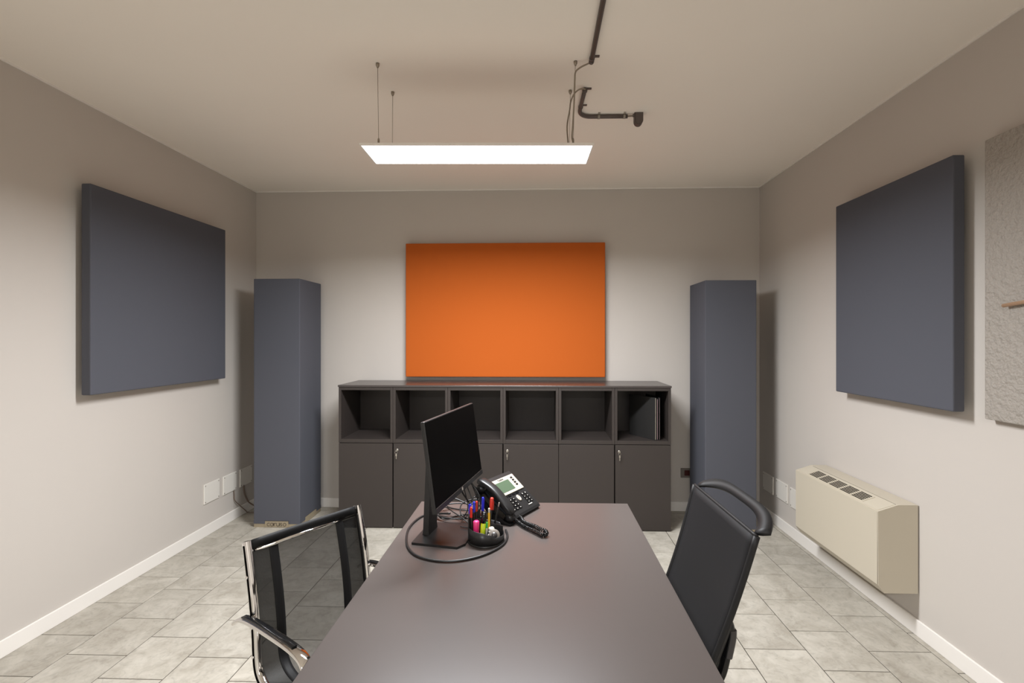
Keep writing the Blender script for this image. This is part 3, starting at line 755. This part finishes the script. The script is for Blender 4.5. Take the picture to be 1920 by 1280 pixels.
# left: chrome framed sling chair
LC = thing('office_chair', 'chrome framed office chair with sheer black mesh left of the desk', 'chair', (-0.662, 1.653, 0), math.radians(-33.9))
HW = 0.222
prof = smooth_path([(-0.272, 0, 0.852), (-0.246, 0, 0.760), (-0.222, 0, 0.660), (-0.205, 0, 0.560), (-0.196, 0, 0.470), (-0.178, 0, 0.425), (-0.130, 0, 0.400), (-0.03, 0, 0.394), (0.10, 0, 0.402), (0.20, 0, 0.408), (0.245, 0, 0.396), (0.258, 0, 0.375)], 5)
for s in (-1, 1):
    rl = MB().bar([(p.x, s * HW, p.z) for p in prof], (0, 1, 0), 0.022, 0.034).build('side_rail', 'chrome', LC)
    MB().bar([(p.x, s * (HW - 0.0115), p.z) for p in prof[2:-2]], (0, 1, 0), 0.006, 0.012).build('sling_groove', 'vinyl', rl)
    MB().bar([(p.x, s * (HW + 0.0112), p.z) for p in prof[1:-2]], (0, 1, 0), 0.004, 0.010).build('rail_slot', 'hollow_black', rl)
    for q in (6, 14, 19):
        MB().lathe([(0.006, 0), (0.006, 0.003), (0.0, 0.0045)], 12, Matrix.Translation((prof[q].x, s * (HW + 0.013), prof[q].z)) @ Matrix.Rotation(-s * PI / 2, 4, 'X')).build('bolt', 'chrome', rl)
    # arm: a flat chrome band running forward, turning down and back to the rail
    ap = smooth_path([(-0.285, 0, 0.580), (-0.245, 0, 0.604), (-0.18, 0, 0.617), (-0.06, 0, 0.624), (0.07, 0, 0.627), (0.135, 0, 0.618), (0.160, 0, 0.590), (0.140, 0, 0.548), (0.090, 0, 0.500), (0.045, 0, 0.450), (0.030, 0, 0.415)], 5)
    ya = s * (HW + 0.026)
    arm = MB().bar([(p.x, ya, p.z) for p in ap], (0, 1, 0), 0.036, 0.012).build('armrest', 'chrome', LC)
    MB().bar([(p.x, ya, p.z + 0.0085) for p in ap[6:22]], (0, 1, 0), 0.018, 0.004).build('arm_pad', 'black_gloss', arm)
    MB().tube([(-0.212, s * HW, 0.612), (-0.212, ya, 0.612)], 0.008, 10).build('arm_bracket', 'chrome', arm)
    MB().tube([(0.03, s * HW, 0.412), (0.03, ya, 0.420)], 0.008, 10).build('arm_bracket', 'chrome', arm)
def sling(i0, i1, y0, y1, name, m, sag=0.012, off=0.0, t=0.0, par=LC, ny=9):
    g = []
    for i in range(i0, i1 + 1):
        p = prof[i]; tg = (prof[min(i + 1, len(prof) - 1)] - prof[max(i - 1, 0)]).normalized(); nn = Vector((tg.z, 0, -tg.x))
        row = []
        for j in range(ny):
            y = y0 + (y1 - y0) * j / (ny - 1)
            s_ = sag * (1 - (y / HW) ** 2)
            q = p + nn * (s_ + off); row.append((q.x, y, q.z))
        g.append(row)
    return MB().sheet(g, t).build(name, m, par)
E_ = len(prof) - 4
sling(1, E_, -0.118, 0.118, 'mesh_sling', 'mesh_sheer')
for s in (-1, 1):
    sling(1, E_, s * 0.146, s * (HW - 0.013), 'mesh_edge', 'mesh_side', ny=5)
    sling(1, E_, s * 0.116, s * 0.148, 'strap', 'vinyl', off=-0.0015, t=0.003, ny=4)
sling(0, 2, -HW + 0.013, HW - 0.013, 'top_band', 'vinyl', off=-0.002, t=0.005, ny=13)
tp = prof[3]
MB().tube([(tp.x - 0.012, -HW + 0.008, tp.z + 0.012), (tp.x - 0.012, HW - 0.008, tp.z + 0.012)], 0.0075, 12).build('spreader_bar', 'chrome', LC)
MB().tube([(0.10, -HW + 0.008, 0.372), (0.10, HW - 0.008, 0.372)], 0.010, 12).build('spreader_bar', 'chrome', LC)
MB().tube([(-0.10, -HW + 0.008, 0.372), (-0.10, HW - 0.008, 0.372)], 0.010, 12).build('spreader_bar', 'chrome', LC)
MB().box((-0.12, -0.06, 0.335), (0.12, 0.06, 0.366), bev=0.006).build('tilt_mechanism', 'black_plastic', LC)
star_base(LC, 'chrome', 0.336)

# right: black mesh back chair with an open handle at the top
RC = thing('office_chair', 'black mesh office chair with an open top handle right of the desk', 'chair', (0.376, 1.640, 0), math.radians(-177.9))
def back(z):                                             # local x of the back surface at a height
    t = (z - 0.50) / 0.48
    return -0.088 - 0.162 * t - 0.010 * math.sin(PI * t)
def halfw(z):
    t = (z - 0.50) / 0.48
    return 0.222 + 0.023 * t
zs = [0.50 + 0.48 * i / 16 for i in range(17)]
g = []
for z in zs:
    row = []
    for j in range(13):
        u = -1 + 2 * j / 12
        row.append((back(z) - 0.018 * (1 - u * u) * min(1, (0.98 - z) / 0.25), u * (halfw(z) - 0.006), z))
    g.append(row)
MB().sheet(g, 0.003).build('mesh_back', 'mesh_black', RC)
for s in (-1, 1):
    MB().tube([(back(z) - 0.004, s * halfw(z), z) for z in zs], 0.0095, 10).build('back_frame', 'black_matt', RC)
zt = 0.98
MB().tube([(back(zt) - 0.004, j / 10 * halfw(zt), zt) for j in range(-10, 11)], 0.0055, 10).build('top_rail', 'black_matt', RC)
MB().tube([(back(0.5) - 0.004 - 0.018 * (1 - (j / 10) ** 2), j / 10 * halfw(0.5), 0.5) for j in range(-10, 11)], 0.0095, 10).build('bottom_rail', 'black_plastic', RC)
inner, outer = [], []
for k in range(33):
    u = -1 + 2 * k / 32
    q = (1 - abs(u) ** 3.2)
    inner.append(Vector((back(zt) - 0.006 - 0.062 * q, u * (0.238 - 0.012 * (1 - q)), 0.980 + 0.022 * q)))
    q2 = (1 - abs(u) ** 4.5)
    outer.append(Vector((back(zt) - 0.040 - 0.050 * q2, u * 0.252, 0.990 + 0.036 * q2)))
hv = []; hf = []
for a, b in zip(inner, outer):
    d = (b - a).normalized(); nn = Vector((d.z, 0, -d.x)).normalized() * 0.007
    m_ = (a + b) / 2
    hv += [a - nn * 0.6, m_ - nn * 0.9, b - nn * 0.7, b + nn * 0.7, m_ + nn, a + nn * 0.6]
for k in range(32):
    for q in range(6):
        hf.append((k * 6 + q, k * 6 + (q + 1) % 6, k * 6 + 6 + (q + 1) % 6, k * 6 + 6 + q))
hf += [tuple(reversed(range(6))), tuple(32 * 6 + q for q in range(6))]
MB().add(hv, hf, True).build('top_handle', 'black_matt', RC)
# lumbar pad behind the lower mesh, spine, seat
g = []
for z in [0.535 + 0.02 * i for i in range(9)]:
    row = []
    for j in range(9):
        u = -1 + 2 * j / 8
        row.append((back(z) - 0.030 - 0.018 * (1 - u * u * 0.8), u * 0.19, z))
    g.append(row)
MB().sheet(g, 0.012).build('lumbar_pad', 'black_plastic', RC)
spn = smooth_path([(-0.196, 0, 0.628), (-0.225, 0, 0.634), (-0.262, 0, 0.612), (-0.274, 0, 0.570), (-0.262, 0, 0.50), (-0.240, 0, 0.42), (-0.200, 0, 0.385), (-0.10, 0, 0.375), (0.02, 0, 0.375)], 6)
sp = MB().bar(spn, (0, 1, 0), 0.085, 0.022).build('spine', 'black_gloss', RC)
MB().bar([spn[k] + Vector((-0.0035, 0, 0)) for k in range(17, 26)], (0, 1, 0), 0.088, 0.026).build('spine_clasp', 'dark_grey_plastic', sp)
seat = MB()
g = []
for i in range(15):
    a = -1 + 2 * i / 14; row = []
    for j in range(15):
        b = -1 + 2 * j / 14
        x = 0.10 + 0.235 * a * math.sqrt(1 - b * b / 2 * 0.35); y = 0.235 * b * math.sqrt(1 - a * a / 2 * 0.35)
        row.append((x, y, 0.470 - 0.010 * (1 - a * a) * (1 - b * b) - 0.014 * max(abs(a), abs(b)) ** 8))
    g.append(row)
seat.sheet([list(reversed(r)) for r in g], 0.045).build('seat', 'vinyl', RC)
MB().box((-0.08, -0.07, 0.362), (0.16, 0.07, 0.424), bev=0.008).build('tilt_mechanism', 'black_plastic', RC)
star_base(RC, 'black_plastic', 0.364)

# ------------------------------------------------------------------ fan coil
FY0, FY1 = 2.548, 3.342
fc = thing('fan_coil', 'cream wall-mounted fan coil unit low on the right wall', 'fan coil', (XR, (FY0 + FY1) / 2, 0.222))
hl_ = (FY1 - FY0) / 2
P = lambda x, z: (x - XR, z - 0.222)
casing = [P(1.990, 0.222), P(1.816, 0.222), P(1.787, 0.262), P(1.785, 0.650), P(1.890, 0.685), P(1.990, 0.685)]
MB().prism(casing, -hl_, hl_, 'y').build('casing', 'cream_metal', fc)
MB().box((-0.0075, -hl_ + 0.012, 0.012), (0, hl_ - 0.03, 0.45)).build('back_plate', 'bracket', fc)
MB().box(P(1.7846, 0)[:1] + (-hl_ + 0.004, 0.044), P(1.7835, 0)[:1] + (hl_ - 0.004, 0.425)).build('front_panel', 'cream_metal', fc)
sa = math.atan2(0.035, 0.105)
GM = Matrix.Translation((1.785 - XR, 0, 0.650 - 0.222)) @ Matrix.Rotation(-sa, 4, 'Y')      # x up the slope, z out
MB().box((0.006, -hl_ + 0.012, -0.001), (0.104, hl_ - 0.03, 0.0022), GM, bev=0.0008).build('top_flap', 'cream_metal', fc)
MB().box((0.1045, -hl_ + 0.012, -0.001), (0.1065, hl_ - 0.03, 0.0012), GM).build('hinge_gap', 'hollow_black', fc)
cyF = (FY0 + FY1) / 2
gy0, gy1 = 2.690 - cyF, 3.215 - cyF
gr = MB().box((0.018, gy0, 0.001), (0.084, gy1, 0.0026), GM).build('grille_opening', 'hollow_black', fc)
bw = (gy1 - gy0) / 5
for k in range(6):
    MB().box((0.016, gy0 + k * bw - 0.006, 0.002), (0.086, gy0 + k * bw + 0.006, 0.0050), GM).build('grille_bar', 'cream_metal', gr)
for k in range(7):
    x = 0.018 + 0.066 * k / 6
    MB().box((x - 0.0013, gy0, 0.002), (x + 0.0013, gy1, 0.0040), GM).build('grille_slat', 'cream_metal', gr)

# ------------------------------------------------------------------ wall plates, outlet, wall cables
def plate(label, side, y0, y1, z0, z1):
    wall = XL if side < 0 else XR
    t = thing('cover_plate', label, 'cover plate', (wall, (y0 + y1) / 2, z0), group='blank cover plates')
    n = 1 if side < 0 else -1
    h = (y1 - y0) / 2; H_ = z1 - z0
    MB().box((0, -h, 0), (n * 0.009, h, H_), bev=0.003).build('plate', 'white_plastic', t)
    for a in (-1, 1):
        for b in (0.014, H_ - 0.014):
            MB().lathe([(0.0045, 0), (0.0045, 0.0015), (0.0, 0.0018)], 10, Matrix.Translation((n * 0.009, a * (h - 0.014), b)) @ Matrix.Rotation(n * PI / 2, 4, 'Y')).build('screw', 'wire', t)
plate('white blank cover plate on the left wall, nearest the camera of three', -1, 3.640, 3.822, 0.254, 0.410)
plate('white blank cover plate on the left wall, middle of three', -1, 3.867, 4.042, 0.252, 0.408)
plate('shaded white cover plate on the left wall beside the blue column', -1, 4.092, 4.266, 0.250, 0.406)
plate('shaded cover plate on the right wall beside the blue column', 1, 4.079, 4.259, 0.235, 0.386)
plate('cover plate on the right wall, middle of three', 1, 3.848, 4.030, 0.240, 0.391)
plate('cover plate half hidden behind the cream fan coil', 1, 3.630, 3.808, 0.236, 0.388)
cable('wall_cable', 'thin brown cable hanging from the middle left cover plate', [(XL + 0.006, 4.005, 0.262), (XL + 0.010, 4.005, 0.22), (XL + 0.012, 4.01, 0.165), (XL + 0.018, 4.07, 0.10), (XL + 0.03, 4.12, 0.045), (XL + 0.05, 4.15, 0.008), (XL + 0.14, 4.20, 0.006), (XL + 0.22, 4.235, 0.006)], 0.0035, 'brown_cable')
cable('wall_cable', 'thicker brown cable hanging from the shaded left cover plate', [(XL + 0.006, 4.14, 0.258), (XL + 0.012, 4.14, 0.20), (XL + 0.016, 4.155, 0.15), (XL + 0.022, 4.19, 0.09), (XL + 0.04, 4.235, 0.045), (XL + 0.08, 4.265, 0.012), (XL + 0.20, 4.285, 0.008), (XL + 0.35, 4.29, 0.008)], 0.0055, 'brown_cable')
ot = thing('wall_outlet', 'grey outlet with a dark red module low on the back wall', 'outlet', (1.345, YB, 0.302))
MB().box((-0.052, -0.010, 0), (0.052, 0, 0.086), bev=0.003).build('frame', 'outlet_grey', ot)
MB().box((-0.020, -0.013, 0.020), (0.026, -0.009, 0.068), bev=0.001).build('module', 'outlet_red', ot)

# ------------------------------------------------------------------ pendant lamp
LX0, LX1, LY0, LY1, LZ = -0.897, 0.279, 2.367, 2.629, 2.525
def pendant(label, dy):
    lx, ly = (LX0 + LX1) / 2, (LY0 + LY1) / 2
    lp = thing('pendant_lamp', label, 'lamp', (lx, ly + dy, LZ), math.radians(1.8))
    a, b = (LX1 - LX0) / 2, (LY1 - LY0) / 2
    fr = MB()
    fr.box((-a, -b, 0), (a, -b + 0.008, 0.012)).box((-a, b - 0.008, 0), (a, b, 0.012)).box((-a, -b + 0.008, 0), (-a + 0.008, b - 0.008, 0.012)).box((a - 0.008, -b + 0.008, 0), (a, b - 0.008, 0.012))
    fr.box((-a + 0.001, -b + 0.001, 0.0095), (a - 0.001, b - 0.001, 0.012))
    fr.build('frame', 'white_trim', lp)
    MB().box((-a + 0.008, -b + 0.008, 0.001), (a - 0.008, b - 0.008, 0.006)).build('diffuser', 'led', lp)
    la = bpy.data.lights.new('panel_light', 'AREA')
    la.shape = 'RECTANGLE'; la.size = 2 * a - 0.02; la.size_y = 2 * b - 0.02
    la.energy = LAMP_POWER; la.color = (0.94, 0.965, 1.0); la.spread = math.radians(170)
    lo = bpy.data.objects.new('panel_light', la); COL.objects.link(lo)
    lo.parent = lp; lo.location = (0, 0, -0.002)
    for (tx, ty), (bx, by) in (((-0.800, 2.352), (-0.806, 2.388)), ((-0.800, 2.625), (-0.796, 2.606)), ((0.182, 2.334), (0.176, 2.388)), ((0.184, 2.608), (0.178, 2.606))):
        T0 = Vector((tx - lx, ty - ly, ZC - LZ)); B0 = Vector((bx - lx, by - ly, 0.012))
        wr = MB().tube([T0, B0], 0.0013, 6).build('suspension_wire', 'wire', lp)
        MB().lathe([(0.0090, 0.0), (0.0090, -0.010), (0.004, -0.022), (0.0, -0.022)], 14, Matrix.Translation(T0)).build('ceiling_anchor', 'wire', wr)
        MB().lathe([(0.0, 0.030), (0.004, 0.030), (0.0055, 0.022), (0.0055, 0.0), (0.008, 0.0), (0.008, -0.001)], 12, Matrix.Translation(B0)).build('wire_gripper', 'wire', wr)
pendant('rectangular white light panel hanging on thin wires in front of the back wall', 0.0)
pendant('added fill light panel, unseen behind the camera position', -4.0)  # unseen second panel, added to brighten the ceiling and camera-facing surfaces

# ------------------------------------------------------------------ conduits on the ceiling
zk = ZC - 0.0135
c1 = thing('ceiling_conduit', 'long dark conduit running along the ceiling towards the camera', 'conduit', (0.263, 2.336, ZC))
MB().tube([(0, -4.93, -0.0135), (0, -2.0, -0.0135), (0, -0.006, -0.0135)], 0.0115, 14).build('pipe', 'conduit', c1)
for y in (-0.03, -1.1, -2.2, -3.3):
    MB().lathe([(0.0135, -0.005), (0.0135, 0.005)], 16, Matrix.Translation((0, y, -0.0132)) @ Matrix.Rotation(PI / 2, 4, 'X')).box((0.010, y - 0.006, -0.006), (0.036, y + 0.006, 0)).build('clip', 'conduit', c1)
MB().lathe([(0.0125, -0.010), (0.0135, 0.0), (0.0125, 0.008), (0.0, 0.008)], 14, Matrix.Translation((0, -0.006, -0.0135)) @ Matrix.Rotation(-PI / 2, 4, 'X')).build('end_cap', 'conduit', c1)
c2 = thing('ceiling_conduit', 'short dark conduit with an elbow on the ceiling right of the lamp', 'conduit', (0.258, 2.591, ZC))
ep = [(0, 0, -0.0135), (-0.004, 0.11, -0.0135), (-0.007, 0.21, -0.0135)] + [(-0.007 + 0.075 - 0.075 * math.cos(q), 0.245 + 0.075 * math.sin(q), -0.0135) for q in [PI / 2 * k / 8 for k in range(9)]] + [(0.17, 0.321, -0.0135), (0.290, 0.322, -0.0135)]
MB().tube(ep, 0.0115, 14).build('pipe', 'conduit', c2)
for (x, y), m in (((0, 0.012), 'conduit'), ((-0.006, 0.195), 'conduit')):
    MB().lathe([(0.0138, -0.005), (0.0138, 0.005)], 16, Matrix.Translation((x, y, -0.0132)) @ Matrix.Rotation(PI / 2, 4, 'X')).box((x + 0.010, y - 0.006, -0.006), (x + 0.036, y + 0.006, 0)).build('clip', m, c2)
for x in (0.115, 0.270):
    MB().lathe([(0.0140, -0.007), (0.0140, 0.007)], 16, Matrix.Translation((x, 0.321, -0.0132)) @ Matrix.Rotation(PI / 2, 4, 'Y')).box((x - 0.006, 0.290, -0.005), (x + 0.006, 0.312, 0)).build('clip', 'conduit_clip', c2)
# small dark box the conduit feeds
jb = thing('ceiling_box', 'small dark rounded box on the ceiling at the conduit end', 'junction box', (0.612, 2.905, ZC))
pl = [(-0.026, 0.0), (-0.026, -0.046)] + [(-0.026 * math.cos(q), -0.046 - 0.028 * math.sin(q)) for q in [PI * k / 12 for k in range(1, 12)]] + [(0.026, -0.046), (0.026, 0.0)]
MB().prism(pl, -0.016, 0.020, 'y').build('case', 'conduit', jb)
MB().prism([(x * 0.82, z * 0.86 - 0.004) for x, z in pl], -0.019, -0.016, 'y').build('cover', 'conduit', jb)
MB().tube([(-0.034, 0, -0.0135), (-0.020, 0, -0.0135)], 0.008, 10).build('inlet', 'conduit', jb)
cable('conduit_cable', 'short grey cable between the elbow conduit and the dark ceiling box', [(0.535, 2.913, zk), (0.56, 2.910, zk), (0.590, 2.905, zk)], 0.005, 'grey_cable')
def lampcable(label, pts):
    cable('lamp_cable', label, pts, 0.0040, 'grey_cable', 'cable', 6, 8)
lampcable('grey cable from the long conduit down to the lamp panel', [(0.262, 2.338, zk), (0.24, 2.344, zk - 0.006), (0.21, 2.350, zk - 0.018), (0.188, 2.354, ZC - 0.050), (0.184, 2.357, ZC - 0.09), (0.181, 2.365, ZC - 0.20), (0.176, 2.385, ZC - 0.30), (0.174, 2.405, LZ + 0.045), (0.186, 2.420, LZ + 0.017)])
lampcable('grey cable from the elbow conduit down to the lamp panel', [(0.258, 2.590, zk), (0.245, 2.580, zk - 0.002), (0.222, 2.578, zk - 0.008), (0.200, 2.605, ZC - 0.030), (0.184, 2.638, ZC - 0.055), (0.178, 2.642, ZC - 0.10), (0.164, 2.648, ZC - 0.19), (0.170, 2.640, ZC - 0.30), (0.166, 2.625, LZ + 0.017)])
